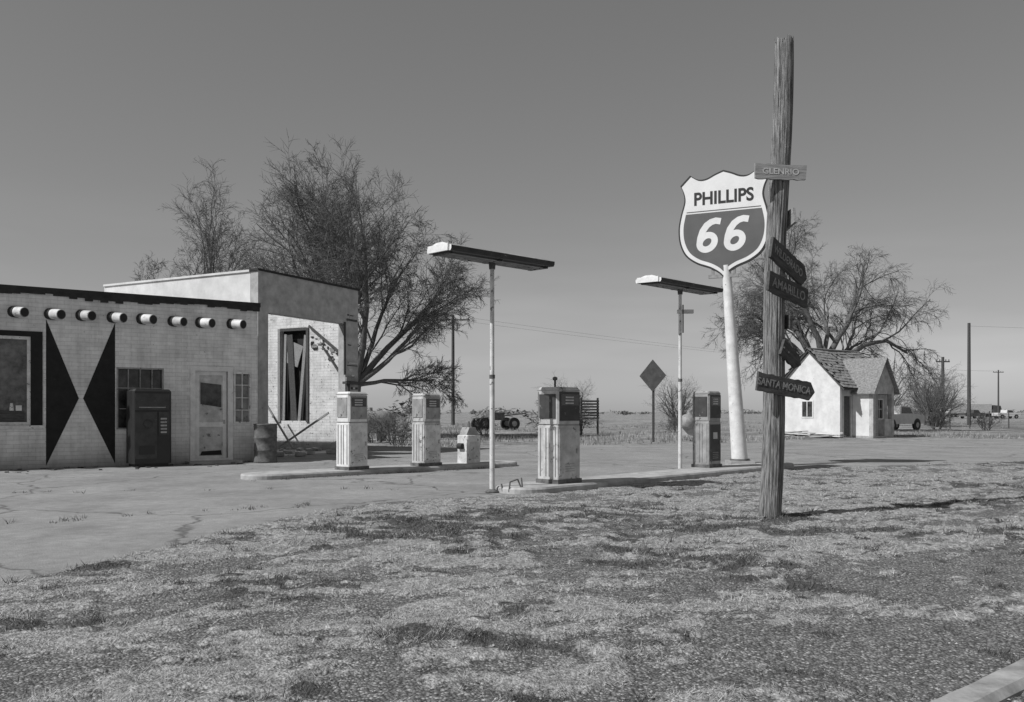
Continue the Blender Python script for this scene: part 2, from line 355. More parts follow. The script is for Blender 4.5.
bb=B(); X,D=scatter(4200,3.4,12)
for x,y in zip(X,D):
    if pavemask(np.array([x]),np.array([y]))[0]>.3 and random.random()<.8: continue
    r=random.uniform(.003,.012); z=float(gz(np.array([x]),np.array([y]))[0])
    vs=[(x+random.uniform(.7,1.2)*r*dx,y+random.uniform(.7,1.2)*r*dy,z+r*.6*dz*random.uniform(.7,1.1)) for dx,dy,dz in((1,0,.2),(0,1,.2),(-1,0,.2),(0,-1,.2),(.1,.1,1.2))]
    bb.add(vs,[(0,1,4),(1,2,4),(2,3,4),(3,0,4)],random.choice([CONC,CONC2,WOODL]))
bb.make('loose_gravel')

# ------------------------------------------------------------ kerb
bb=B(); rows=[]
for i in range(240):
    x=1.2+i*.06; y=kerb_curve(x); x2=x+.01; d=Vector((.01,kerb_curve(x2)-y,0)).normalized(); n=Vector((-d.y,d.x,0))
    j=.012*mnoise.noise(Vector((x*3,0,0)))+.006*mnoise.noise(Vector((x*14,3,0)))
    P=Vector((x,y,0)); rows.append([P-n*.05+Vector((0,0,-.2)),P-n*(.03+j)+Vector((0,0,.0)),P+n*(.005-j)+Vector((0,0,.03)),P+n*(.12+j)+Vector((0,0,.033+j*.4)),P+n*.15+Vector((0,0,-.05))])
for i in range(len(rows)-1):
    a,b_=rows[i],rows[i+1]
    for k in range(4): bb.add([a[k],b_[k],b_[k+1],a[k+1]],[(0,1,2,3)],CONC2)
bb.make('kerb')

# ------------------------------------------------------------ pump islands
def island(x,y,dx,dy,L,Wd=.95,h=.10):
    bb=B(); n=16; pts=[]
    for k in range(n+1): t=-math.pi/2+math.pi*k/n; pts.append((L/2-Wd/2+math.cos(t)*Wd/2,math.sin(t)*Wd/2))
    pts+=[(-a,-b_) for a,b_ in pts]
    N_=len(pts); vs=[(a,b_,-.05) for a,b_ in pts]+[(a,b_,h-.03) for a,b_ in pts]+[(a*.995,b_*.95,h) for a,b_ in pts]
    fs=[tuple(range(2*N_,3*N_))]+[(r+i,r+(i+1)%N_,r+N_+(i+1)%N_,r+N_+i) for r in(0,N_) for i in range(N_)]
    bb.add(vs,fs,CONC); return bb.make('pump_island',loc=(x+dx*L/2,y+dy*L/2,0),rz=math.atan2(dy,dx))
island(-5.2,16.4,.755,.656,6.9)
island(-.12,13.55,.695,.719,9.5)

# ------------------------------------------------------------ fuel pumps
def pump(x,y,rz,body,front,h=1.6,z=.10,variant=0,W=.26,Dp=.2,headf=None):
    e=empty('fuel_pump',(x,y,z),rz); headf=headf or DKP
    b=B(); zc=h*.60
    b.box((-W-.02,-Dp-.02,0),(W+.02,Dp+.02,.07),RUST)
    b.box((-W,-Dp,.07),(W,Dp,zc),body,bev=.012)
    b.make('cabinet',e)
    b=B(); b.box((-W+.03,-Dp-.012,.14),(W-.03,-Dp-.001,zc-.06),front); b.box((-W+.03,Dp+.001,.14),(W-.03,Dp+.012,zc-.06),front)
    for zz in (.2,.24,.28,.32): b.box((-.12,-Dp-.016,zz),(.12,-Dp-.0125,zz+.010),GP)
    for yy in(-Dp+.05,-.04,.03,Dp-.075): b.box((-W-.010,yy,.12),(-W-.001,yy+.014,zc-.04),GP)
    b.box((.17,-Dp-.03,.5),(.20,-Dp-.013,.58),STEEL); b.box((-.10,-Dp-.015,.62),(.08,-Dp-.0125,.76),GP2); b.make('door_panels',e)
    b=B(); b.box((-W+.012,-Dp+.012,zc),(W-.012,Dp-.012,zc+.025),GP)
    b.box((-W,-Dp,zc+.025),(W,Dp,h),body,bev=.03)
    b.box((-W-.004,-Dp-.004,h-.06),(W+.004,Dp+.004,h-.048),STEEL)
    for s in(-1,1): b.box((s*(W+.008)-.007,-Dp+.05,zc+.12),(s*(W+.008)+.0065,Dp-.05,h-.12),headf)
    b.make('head',e)
    b=B()
    for s in(-1,1):
        y0,y1=(-Dp-.015,-Dp-.001) if s<0 else (Dp+.001,Dp+.015)
        b.box((-W+.03,y0,zc+.08),(W-.03,y1,h-.08),headf)
        yy=(-Dp-.02,-Dp-.016) if s<0 else (Dp+.016,Dp+.02)
        b.box((-W+.06,yy[0],h-.31),(W-.06,yy[1],h-.12),GLASS)
    for k in range(3):
        b.box((-.12,-Dp-.025,h-.285+k*.05),(.09,-Dp-.0205,h-.260+k*.05),GP2)
    b.make('dial_window',e)
    b=B()
    xx=W
    b.box((xx+.02,-.07,.86),(xx+.06,.07,1.22),DKP); b.tube((xx+.08,-.02,1.2),(xx+.08,.0,.98),.022,.03,STEEL,10)
    b.tube((xx+.08,-.02,1.2),(xx+.05,.1,1.28),.014,.012,STEEL,8)
    pts=[(xx+.02,.12,1.3)]+[(xx+.05+.03*math.sin(math.pi*t),.12-.12*t,1.3-1.08*math.sin(math.pi*t)**.8 - .28*t) for t in [i/14 for i in range(1,14)]]+[(xx+.08,0,.98)]
    b.path([Vector(p) for p in pts],.015,RUB,8); b.make('hose',e)
    if variant==1:
        b=B(); b.tube((-.1,0,h),(-.1,0,h+.14),.018,.018,RUST,8); b.lathe([(.04,0),(.045,.04),(.02,.06)],RUST,10,Matrix.Translation((-.1,0,h+.12))); b.make('vent_pipe',e)
    return e
pump(-3.35,17.8,math.radians(52),WP,WP2,1.62,headf=GP)
pump(-1.92,19.05,math.radians(50),GP2,WP2,1.61,headf=GP)
pump(.80,14.5,math.radians(46),GP2,GP2,1.62,variant=1,W=.29,Dp=.23,headf=DKP)
pump(4.25,18.55,math.radians(48),GP,DKP,1.65,headf=DKP)
e=empty('air_and_water_stand',(-1.02,20.1,.10),math.radians(48)); b=B()
b.box((-.22,-.18,0),(.22,.18,.66),WP2,bev=.02); b.prism([(-.2,.66),(.2,.66),(.1,.84),(-.1,.84)],-.12,.12,GP); b.make('cabinet',e)
b=B(); b.box((-.15,-.19,.1),(.15,-.181,.5),GP2); b.tube((0,0,.84),(0,0,.98),.02,.02,RUST,8); b.tube((-.25,-.05,.4),(-.25,.1,.4),.07,.07,RUB,14); b.make('fittings',e)

# ------------------------------------------------------------ lamp standards
def lamp(x,y,top,rz,tilt=0):
    e=empty('canopy_lamp_post',(x,y,0)); b=B()
    b.lathe([(.11,0),(.11,.03),(.055,.05),(.05,.06)],RUST,14); b.tube((0,0,.05),(0,0,top*.5),.043,.04,WP2,14); b.tube((0,0,top*.5),(0,0,top-.02),.036,.034,WP2,14)
    b.tube((0,0,top*.5-.03),(0,0,top*.5+.03),.047,.047,RUST,14)
    b.tube((0,0,top-.14),(0,0,top-.02),.05,.06,RUST,12); b.make('post',e)
    b=B(); L=1.0;Wd=.36
    prof=[(-Wd,.03),(-Wd*.94,0),(Wd*.94,0),(Wd,.03),(Wd,.08),(Wd*.25,.15),(-Wd*.25,.15),(-Wd,.08)]
    n=len(prof); vs=[(-L,p,q_) for p,q_ in prof]+[(L,p,q_) for p,q_ in prof]
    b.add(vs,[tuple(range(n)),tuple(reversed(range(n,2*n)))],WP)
    b.add(vs,[(i,i+n,(i+1)%n+n,(i+1)%n) for i in range(n) if i not in(1,7,0)],GP); b.add(vs,[(i,i+n,(i+1)%n+n,(i+1)%n) for i in (0,1,7)],DKP)  # sunlit ends coloured white, shaded long side and underside coloured dark
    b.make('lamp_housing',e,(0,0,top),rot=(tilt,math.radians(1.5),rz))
    b=B()
    for yy in(-.18,-.06,.06,.18): b.tube((-.92,yy,-.02),(.92,yy,-.02),.016,.016,GP,8)
    for xx in(-.93,0,.93): b.box((xx-.03,-.24,-.03),(xx+.03,.24,-.001),DKP)
    b.box((-1.03,-.3,.0),(-1.001,.3,.11),WP)
    b.make('tubes',e,(0,0,top),rot=(tilt,math.radians(1.5),rz)); return e
lamp(-.32,13.7,3.74,math.radians(36),math.radians(3))
l2=lamp(3.62,18.3,3.97,math.radians(38),math.radians(3))
b=B(); b.box((-.06,-.06,3.42),(.28,.04,3.5),WP2); b.tube((.05,-.06,3.0),(.05,-.06,3.6),.015,.015,RUST,8); b.make('bracket',l2)
b=B(); b.path([Vector((0,0,0)),Vector((.02,0,.16)),Vector((.14,.03,.2)),Vector((.2,.05,.05))],.012,RUST); b.path([Vector((.22,.1,0)),Vector((.2,.1,.22))],.012,RUST); b.path([Vector((-.1,.1,0)),Vector((-.12,.12,.12))],.014,RUST)
b.make('broken_pipe_stubs',None,(-.05,13.5,.03))

# ------------------------------------------------------------ shield sign
def smooth(pts,sharp,n=6):
    res=[]; m=len(pts)
    for i in range(m):
        p0=pts[i-1] if i not in sharp else pts[i]; p1=pts[i]; p2=pts[(i+1)%m]; p3=pts[(i+2)%m] if (i+1)%m not in sharp else p2
        for k in range(n):
            t=k/n; res.append(tuple(.5*((2*p1[c])+(-p0[c]+p2[c])*t+(2*p0[c]-5*p1[c]+4*p2[c]-p3[c])*t*t+(-p0[c]+3*p1[c]-3*p2[c]+p3[c])*t**3) for c in(0,1)))
    return res
R=[(0,1.06),(.18,1.0),(.38,.92),(.56,.92),(.74,1.02),(.96,.82),(.89,.66),(.87,.48),(.95,.2),(1.0,-.08),(.97,-.38),(.84,-.64),(.6,-.81),(.3,-.92),(.1,-1.03),(0,-1.12)]
full=R+[(-x,z) for x,z in R[-2:0:-1]]
sh={0,4,5,len(R)-1,len(full)-4,len(full)-5}
OUT=smooth(full,sh)
def offs(s): return [(x*s,(z+.05)*s-.05) for x,z in OUT]
def clip(poly,zc):
    r=[]
    for a,b_ in zip(poly,poly[1:]+poly[:1]):
        ia,ib=a[1]<=zc,b_[1]<=zc
        if ia: r.append(a)
        if ia!=ib: t=(zc-a[1])/(b_[1]-a[1]); r.append((a[0]+(b_[0]-a[0])*t,zc))
    return r
e=empty('shield_sign',(5.36,20.0,0)); S=1.09
b=B()
base=Vector((0,0,.1)); topp=Vector((-.32,0,4.75))
b.tube(base,topp,.19,.1,WP,20); b.box((-.28,-.28,.0),(.28,.28,.16),CONC); b.tube((0,0,.1),(0,0,.2),.23,.23,RUST,16)
b.tube(topp,(-.32,.1,5.4),.07,.07,STEEL,12); b.make('pole',e)
cz=5.76; rzs=math.radians(-24); pl=empty('shield',(-.38,0,cz),rzs); pl.parent=e
sq=lambda P:[(x*S*.97,z*S*1.06) for x,z in P]
b=B(); b.prism(sq(offs(1.0)),-.05,.05,SK); b.make('shield_body',pl)
def six(b,cx,cz,X):
    def T(x,z): return (cx+x*1.12+.2*z,cz+z)
    ring=[T(.155*math.cos(a),-.17+.17*math.sin(a)) for a in [2*math.pi*i/28 for i in range(28)]]
    b.ribbon(ring,.15,-.0655,-.061,SW,X,True)
    tail=[T(-.155,-.17),T(-.16,-.05),T(-.14,.1),T(-.08,.23),T(.0,.3),T(.09,.325),T(.2,.30)]
    b.ribbon(tail,[.15,.15,.155,.155,.15,.15,.15],-.0665,-.061,SW,X)
for sgn in (-1,1):
    X=Matrix.Rotation(0 if sgn<0 else math.pi,4,'Z')
    b=B(); b.prism(sq(offs(.965)),-.056,-.0505,SW,X); b.prism(clip(sq(offs(.885)),.25),-.0605,-.0565,RED,X); b.prism([(-.86,.285),(.86,.285),(.86,.305),(-.86,.305)],-.060,-.0565,RED,X); b.make('shield_face',pl)
    r=(math.pi/2,0,0 if sgn<0 else math.pi)
    text('PHILLIPS',.42,SK,'lettering',pl,(0,sgn*.060,.58),r,off=.011,sx=.90,spacing=1.0)
    b=B(); six(b,-.34,-.28,X); six(b,.30,-.28,X); b.make('numerals',pl)
b=B()
for xx in(-.25,.25): b.box((xx-.03,-.03,-1.25),(xx+.03,.03,-.98),STEEL)
b.box((-.35,-.04,-1.3),(.35,.04,-1.22),STEEL); b.make('bracket',pl)

# ------------------------------------------------------------ wooden signpost
e=empty('wooden_signpost',(3.18,10.5,0))
H=5.86; nr=96; nv=90; vs=[];fs=[]
for j in range(nv+1):
    t=j/nv; z=-.05+(H+.05)*t; cx=.17*t+.02*math.sin(t*9); cy=.01*math.sin(t*5); r=.132-.020*t
    for i in range(nr):
        a=2*math.pi*i/nr
        gg=mnoise.noise(Vector((math.cos(a)*3.2,math.sin(a)*3.2,z*.22)))
        g2=mnoise.noise(Vector((math.cos(a)*9,math.sin(a)*9,z*.5+9)))
        crack=0
        for ca,wd_,dp,sd in((3.9,.07,.03,1),(4.45,.05,.022,2),(5.1,.08,.035,3),(4.75,.035,.02,5),(5.7,.06,.03,6),(3.3,.06,.03,7),(1.0,.07,.03,8),(2.2,.06,.03,9)):
            aa=ca+.18*mnoise.noise(Vector((sd*3.3,0,z*.5)))+.04*mnoise.noise(Vector((sd,5,z*2.5))); k=max(0,mnoise.noise(Vector((sd*7.1,1,z*.45)))*2.0+.5)
            crack-=dp*min(k,1)*max(0,1-abs(a-aa)/wd_)
        rr=r*(1+.08*gg+.06*g2)+crack
        zz=z+(.15*mnoise.noise(Vector((math.cos(a)*3,math.sin(a)*3,1))) if j==nv else 0)
        vs.append((cx+math.cos(a)*rr,cy+math.sin(a)*rr,zz))
for j in range(nv):
    for i in range(nr): k=(i+1)%nr; fs.append((j*nr+i,j*nr+k,(j+1)*nr+k,(j+1)*nr+i))
fs.append(tuple(range(nv*nr,(nv+1)*nr)))
b=B(); b.add(vs,fs,WOOD,None,True); b.make('post',e)
def board(name,L,Hh,cx,z,yaw,roll,mat,pts=None,txt=None,ts=.1,ydist=.15,sx=1,xoff=0,tm=WP):
    rot=Matrix.Rotation(yaw,4,'Z')
    n=rot@Vector((0,-1,0)); tt=z/H
    p=Vector((.16*tt,0,z))+n*ydist
    q=empty(name,p); q.parent=e
    q.rotation_euler=(Matrix.Rotation(yaw,4,'Z')@Matrix.Rotation(roll,4,'Y')).to_euler()
    b=B(); x0,x1=xoff-L/2,xoff+L/2; poly=[]
    for i in range(13): x=x0+(x1-x0)*i/12; poly.append((x+random.uniform(-.008,.008),-Hh/2+random.uniform(-.008,.008)))
    if pts: poly.append((x1+pts,0))
    for i in range(13): x=x1-(x1-x0)*i/12; poly.append((x+random.uniform(-.008,.008),Hh/2+random.uniform(-.008,.008)))
    b.prism(poly,-.018,.018,mat)
    for xx in(-.05,.06): b.tube((xx,-.024,.0),(xx,-.012,.0),.012,.012,STEEL,8)
    b.make('plank',q)
    if txt: text(txt,ts,tm,'lettering',q,(xoff,-.021,0),off=.002,sx=sx,ext=.001)
    return q
rd=math.radians
board('plank_top',.64,.18,0,4.22,rd(4),rd(1),WOODL,xoff=-.04,txt='GLENRIO',ts=.1,tm=GP2,sx=1.1)
board('plank_arrow_a',.86,.26,0,3.13,rd(46),rd(17),WOODD,pts=.1,txt='WILDORADO',ts=.14,xoff=-.02,tm=WOODL,sx=.9)
board('plank_arrow_b',.86,.24,0,2.80,rd(40),rd(10),WOODD,pts=.0,txt='AMARILLO',ts=.16,xoff=.03,tm=WOODL,sx=.95)
board('plank_small',.36,.2,0,2.06,rd(40),rd(28),WOODD,pts=.1,xoff=.1)
board('plank_arrow_c',.78,.22,0,1.62,rd(20),rd(9),WOODD,pts=.07,txt='SANTA MONICA',ts=.125,xoff=.04,tm=WOODL,sx=.84)
board('plank_back_a',.5,.2,0,3.68,rd(100),rd(10),WOODL,xoff=.1)
board('plank_back_b',.45,.17,0,2.42,rd(108),rd(-8),WOODD,xoff=.1)

# ------------------------------------------------------------ station building
ST=empty('filling_station',(0,0,0))
FA=math.atan2(.563,.826); F0=(-11.5,19.05,0)
TA=math.atan2(.888,.46); T0=(-7.17,24.0,0)
def wall(b,x0,x1,y0,y1,H,ops,mat,z0=0):
    xsn=sorted({x0,x1}|{o[0] for o in ops}|{o[1] for o in ops})
    for a,c in zip(xsn[:-1],xsn[1:]):
        os_=sorted([o for o in ops if o[0]<=a+1e-6 and o[1]>=c-1e-6],key=lambda o:o[2]); z=z0
        for o in os_:
            if o[2]>z+1e-4: b.box((a,y0,z),(c,y1,o[2]),mat)
            z=o[3]
        if z<H: b.box((a,y0,z),(c,y1,H),mat)
b=B()
ops=[(-1.3,.62,1.0,3.02),(-6.5,-3.5,1.0,3.02),(2.42,3.5,.88,2.38),(4.24,5.06,.06,2.36),(5.2,5.66,1.0,2.34)]
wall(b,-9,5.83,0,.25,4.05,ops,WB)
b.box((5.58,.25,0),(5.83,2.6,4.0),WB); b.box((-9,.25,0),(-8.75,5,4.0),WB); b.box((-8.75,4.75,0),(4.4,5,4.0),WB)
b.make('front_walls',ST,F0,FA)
b=B(); b.box((-9.06,-.06,4.05),(5.89,.31,4.10),TAR)
for i in range(90):
    x=-9+i*.1652; d=random.uniform(.05,.12)+.04*math.sin(i*.3); b.box((x,-.065,4.05-d),(x+.1652,-.003,4.0505),TAR)
b.box((-9.06,-.06,4.101),(5.89,.31,4.16),TAR)
b.add([(-8.75,.31,3.9),(5.58,.31,3.9),(4.2,4.75,3.9),(-8.75,4.75,3.9)],[(0,1,2,3)],TAR); b.make('roof',ST,F0,FA)
b=B()
for i,s in enumerate([-6.6,-5.9,-5.2,-4.5,-3.8,-3.1,-2.4,-1.7,-1.0,-.3,.36,1.09,1.74,2.40,3.06,3.78,4.44,5.22]):
    z=3.55+random.uniform(-.02,.02); l=.44+random.uniform(-.03,.03); r=.12+random.uniform(-.006,.006)
    dv=Vector((.50+random.uniform(-.06,.06),-.86,-.08)).normalized(); p0=Vector((s-.10,.05,z+.02)); P=lambda d: p0+dv*d
    b.tube(P(0),P(l),r,r*.96,WP2 if i%3 else GP2,20)
    b.tube(P(l+.001),P(l+.010),r*.96,r*.92,WOODL,20)
    b.tube(P(l+.0105),P(l+.014),r*.84,r*.82,DARK,16)
    b.tube(P(.02),P(.16),r*1.1,r*1.08,TAR,20)
b.make('viga_beam_ends',ST,F0,FA)
b=B(); xl,xr,zl,zh=.93,2.39,.06,3.44; cx=(xl+xr)/2-.02; cz=1.62
b.prism([(xl,zl),(cx-.03,cz),(xl,zh)],-.006,-.002,BLK); b.prism([(xr,zl),(xr,zh),(cx+.06,cz)],-.006,-.002,BLK)
b.make('painted_hourglass_panel',ST,F0,FA)
b=B()
def frame(b,x0,x1,z0,z1,t,mat,y0=-.04,y1=.06,mull=(),rails=(),mt=.03):
    b.box((x0,y0,z0),(x0+t,y1,z1),mat);b.box((x1-t,y0,z0),(x1,y1,z1),mat);b.box((x0+t,y0,z0),(x1-t,y1,z0+t),mat);b.box((x0+t,y0,z1-t),(x1-t,y1,z1),mat)
    for m_ in mull: b.box((m_-mt/2,y0+.025,z0+t),(m_+mt/2,y1-.01,z1-t),mat)
    for r_ in rails: b.box((x0+t,y0+.028,r_-mt/2),(x1-t,y1-.013,r_+mt/2),mat)
for a,c in((-1.3,.62),(-6.5,-3.5)):
    b.box((a-.1,-.025,.95),(a+.0,-.003,3.1),BLK); b.box((c,-.025,.95),(c+.24,-.003,3.12),BLK); b.box((a-.1,-.027,3.02),(c+.24,-.0035,3.14),BLK)
    b.box((a-.12,-.08,.92),(c+.28,-.003,.995),WP2)
    frame(b,a,c,1.0,3.02,.07,WP2,-.01,.1)
    b.box((a+.07,.09,1.07),(c-.07,.1,2.95),GLASS2)
b.box((-.9,.05,1.07),(.5,.08,1.32),WOODD); b.tube((.25,.065,1.33),(.25,.065,1.5),.05,.03,WP2,10); b.tube((-.05,.065,1.33),(-.05,.065,1.62),.045,.035,GP,10); b.box((-.6,.055,1.33),(-.3,.075,1.7),GP2); b.box((.33,.055,1.33),(.45,.075,1.45),WP)
frame(b,2.42,3.5,.88,2.38,.04,GP,.0,.1,mull=(2.69,2.96,3.23),rails=(1.38,1.88),mt=.02); b.box((2.47,.10,.93),(3.45,.105,2.33),GLASS)
b.prism([(2.47,2.1),(3.4,1.95),(3.45,2.33),(2.47,2.33)],.108,.112,GP2)
frame(b,5.2,5.66,1.0,2.34,.05,WP2,-.02,.1,mull=(5.43,),rails=(1.35,1.67,2.0),mt=.022); b.box((5.25,.10,1.05),(5.61,.105,2.29),GP)
b.make('windows',ST,F0,FA)
b=B(); b.box((2.30,.26,.5),(3.6,.27,2.6),DARK); b.box((-6.6,.6,.5),(1,.61,3.4),DARK); b.box((4.1,.6,0),(5.58,.61,2.8),DARK); b.make('dark_backing',ST,F0,FA)  # near-black sheets stand in for the shade of the rooms behind
b=B(); frame(b,4.12,5.18,0.0,2.46,.12,WP,-.03,-.002)
D0=4.26;D1=5.04
frame(b,D0,D1,.08,2.34,.10,WP,.05,.09); b.box((D0+.1,.052,.92),(D1-.1,.088,1.04),WP)
b.box((D0+.1,.065,.18),(D1-.1,.07,.92),GP2); b.box((D0+.1,.065,1.04),(D1-.1,.07,2.24),GP2)
b.prism([(D0+.13,1.5),(D1-.13,1.42),(D1-.13,2.0),(D0+.13,2.05)],.055,.062,GLASS)
b.prism([(D0+.12,.2),(D1-.12,.2),(D1-.14,.32),(D0+.16,.30)],.05,.06,DARK)
b.box((D1-.08,.02,1.0),(D1-.05,.05,1.1),STEEL); b.box((4.0,-.45,0),(5.3,-.001,.07),CONC); b.make('door',ST,F0,FA)
b=B()
wall(b,0,4.55,0,.28,5.3,[(.40,3.88,0.02,4.15)],STUCG)
b.make('bay_side_wall',ST,T0,TA)
b=B(); b.box((-.005,.285,0),(.25,6.5,5.28),STUC); b.make('bay_front_wall',ST,T0,TA)
b=B()
def wally(b,x0,x1,y0,y1,H,ops,mat):
    yy=sorted({y0,y1}|{o[0] for o in ops}|{o[1] for o in ops})
    for a,c in zip(yy[:-1],yy[1:]):
        z=0
        for o in [o for o in ops if o[0]<=a+1e-6 and o[1]>=c-1e-6]:
            b.box((x0,a,z),(x1,c,o[2]),mat); z=o[3]
        b.box((x0,a,z),(x1,c,H),mat)
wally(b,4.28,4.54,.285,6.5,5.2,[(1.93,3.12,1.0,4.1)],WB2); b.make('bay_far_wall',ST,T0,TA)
b=B(); b.box((.25,6.24,0),(4.28,6.5,5.2),WB2); b.make('bay_back_wall',ST,T0,TA)
b=B(); b.box((-.04,-.04,5.3),(4.6,.3,5.36),TAR); b.box((-.045,.3,5.28),(.27,6.5,5.34),STUC); b.make('coping',ST,T0,TA)
b=B()
b.box((4.45,1.93,1.0),(4.47,3.12,4.1),DARK)
b.box((4.24,1.85,.95),(4.275,1.95,4.15),WOODD);b.box((4.24,3.1,.95),(4.275,3.2,4.15),WOODL);b.box((4.24,1.95,4.06),(4.275,3.1,4.16),WOODD)
for y0,y1,ang,mm in((2.1,2.22,.10,WOODL),(2.5,2.75,-.07,WOODD),(2.9,3.0,.03,WOODL)):
    b.box((0,y0-2.5,-1.5),(.03,y1-2.5,1.45),mm,Matrix.Translation((4.3,2.5,2.5))@Matrix.Rotation(ang,4,'X'))
b.box((0,-.3,-.4),(.03,.3,.35),WOODL,Matrix.Translation((4.33,2.55,3.3))@Matrix.Rotation(.35,4,'X'))
random.seed(5)
for i in range(34):
    yy=random.uniform(.35,1.7); zz=2.75+ (yy-.3)*.65+random.uniform(-.2,.35); l=random.uniform(.05,.22)
    b.box((4.258-.0004*i,yy,zz),(4.279,yy+l,zz+random.uniform(.02,.09)),random.choice([WOODD,WOODD,WOODL,DARK]))
b.box((0,-.85,-.035),(.05,.85,.035),WOODD,Matrix.Translation((4.18,1.1,3.7))@Matrix.Rotation(.62,4,'X'))
b.box((0,-.6,-.025),(.05,.6,.025),WOODD,Matrix.Translation((4.15,.8,3.0))@Matrix.Rotation(.9,4,'X'))
b.box((0,-1.0,-.03),(.04,1.0,.03),WOODL,Matrix.Translation((3.6,2.6,.9))@Matrix.Rotation(.9,4,'X'))
b.box((0,-1.2,-.03),(.04,1.2,.03),WOODL,Matrix.Translation((3.7,1.6,.7))@Matrix.Rotation(-.5,4,'X'))
b.make('broken_timbers',ST,T0,TA)
b=B()
b.box((3.7,-.2,2.2),(4.6,-.03,2.28),WOODD); b.box((3.8,-.12,2.3),(4.4,-.05,2.42),WOODL); b.box((3.9,-.1,1.9),(4.0,-.02,2.2),WOODD)
b.box((3.80,-.03,2.5),(3.88,.0,4.2),WOODD)
for i in range(26):
    zz=random.uniform(.2,4.6); b.box((3.86+random.uniform(0,.5),-.012-.0003*i,zz),(3.95+random.uniform(.1,.6),-.002,zz+random.uniform(.03,.12)),random.choice([WB2,WOODD,CONC]))
for i in range(40):
    x=random.uniform(.5,4.4);y=random.uniform(-.6,2.5);s_=random.uniform(.04,.14)
    b.box((-s_,-s_*.6,-s_*.4),(s_,s_*.6,s_*.4),random.choice([CONC,WB2,WOODL]),Matrix.Translation((x,y,s_*.4+.02))@Matrix.Rotation(random.uniform(0,3),4,'Z')@Matrix.Rotation(random.uniform(-.3,.3),4,'X'))
b.box((.25,.28,-.05),(4.28,6.24,.02),CONC); b.make('rubble',ST,T0,TA)

def fl(s,t,z=0): return (F0[0]+s*math.cos(FA)-t*math.sin(FA),F0[1]+s*math.sin(FA)+t*math.cos(FA),z)
e=empty('vending_machine',fl(3.05,-.5,0),FA+.04); b=B(); b.box((-.44,-.34,.08),(.44,.34,1.84),SK,bev=.05); b.box((-.38,-.3,0),(.38,.3,.08),RUB); b.make('cabinet',e)
b=B(); b.box((-.38,-.355,1.35),(.38,-.341,1.74),DKP); b.box((-.38,-.352,.2),(.1,-.341,1.3),DKP); b.box((.14,-.36,.75),(.38,-.341,1.3),DKP); b.box((-.3,-.365,.3),(.05,-.3525,.5),SK)
for k in range(5): b.box((.18,-.37,.8+k*.08),(.32,-.361,.84+k*.08),STEEL)
b.box((-.3,-.36,1.4),(.3,-.3555,1.42),GP); b.lathe([(.1,0),(.09,.02),(.05,.03)],DKP,20,Matrix.Translation((-.1,-.353,1.02))@Matrix.Rotation(math.pi/2,4,'X')); b.make('front_panel',e)
e=empty('oil_barrel',(-6.35,21.9,0)); b=B()
pr=[(.28,0),(.3,.02),(.29,.04),(.285,.3),(.3,.32),(.285,.34),(.285,.62),(.3,.64),(.285,.66),(.29,.96),(.305,.98),(.29,1.0),(.27,1.0),(.27,.97)]
b.lathe(pr,RUST,28); b.lathe([(.06,0),(.06,.5)],RUST,8,Matrix.Translation((.05,.02,.5))); b.make('drum',e)
b=B()
for i in range(46):
    p=fl(random.uniform(-1,5.5),-random.uniform(.1,1.6)); s_=random.uniform(.015,.06)
    b.box((-s_,-s_*.7,0),(s_,s_*.7,s_*.5),random.choice([WOODD,RUST,WOODL,DARK]),Matrix.Translation(p)@Matrix.Rotation(random.uniform(0,3),4,'Z'))
b.make('litter')

# ------------------------------------------------------------ cottage
HC=empty('white_cottage',(16.4,42.5,0)); HA=math.atan2(.6,.8)
W_=3.5; L_=4.4; ev=2.75; rg=4.5
b=B(); b.prism([(0,0),(W_,0),(W_,ev),(W_/2,rg-.12),(0,ev)],0,.18,STUC,Matrix.Rotation(math.pi/2,4,'Z')@Matrix.Translation((0,-.18,0)))
b.make('gable_wall',HC,rz=HA)
b=B(); wall(b,.18,L_,0,.18,ev,[(.35,.95,.05,2.1),(3.3,4.0,.9,2.0)],STUCG); b.box((L_-.18,.18,0),(L_,W_,ev),STUC); b.box((.18,W_-.18,0),(L_-.18,W_,ev),STUC)
b.prism([(0.2,ev),(W_-.2,ev),(W_/2,rg-.3)],0,.1,STUC,Matrix.Translation((L_,0,0))@Matrix.Rotation(math.pi/2,4,'Z')); b.make('walls',HC,rz=HA)
b=B(); b.box((.3,.3,0),(4.1,.31,2.5),DARK); frame(b,3.3,4.0,.9,2.0,.06,WP,-.02,.05,mull=(3.65,),rails=(1.45,)); b.make('openings',HC,rz=HA)
b=B()
b.box((-.03,1.5,1.0),(-.002,2.2,1.9),WP); b.box((-.04,1.56,1.06),(-.031,2.14,1.84),GLASS); b.box((-.05,1.83,1.06),(-.041,1.87,1.84),WP); b.make('gable_window',HC,rz=HA)
b=B(); o=.3; sl_=(rg-ev)/(W_/2)
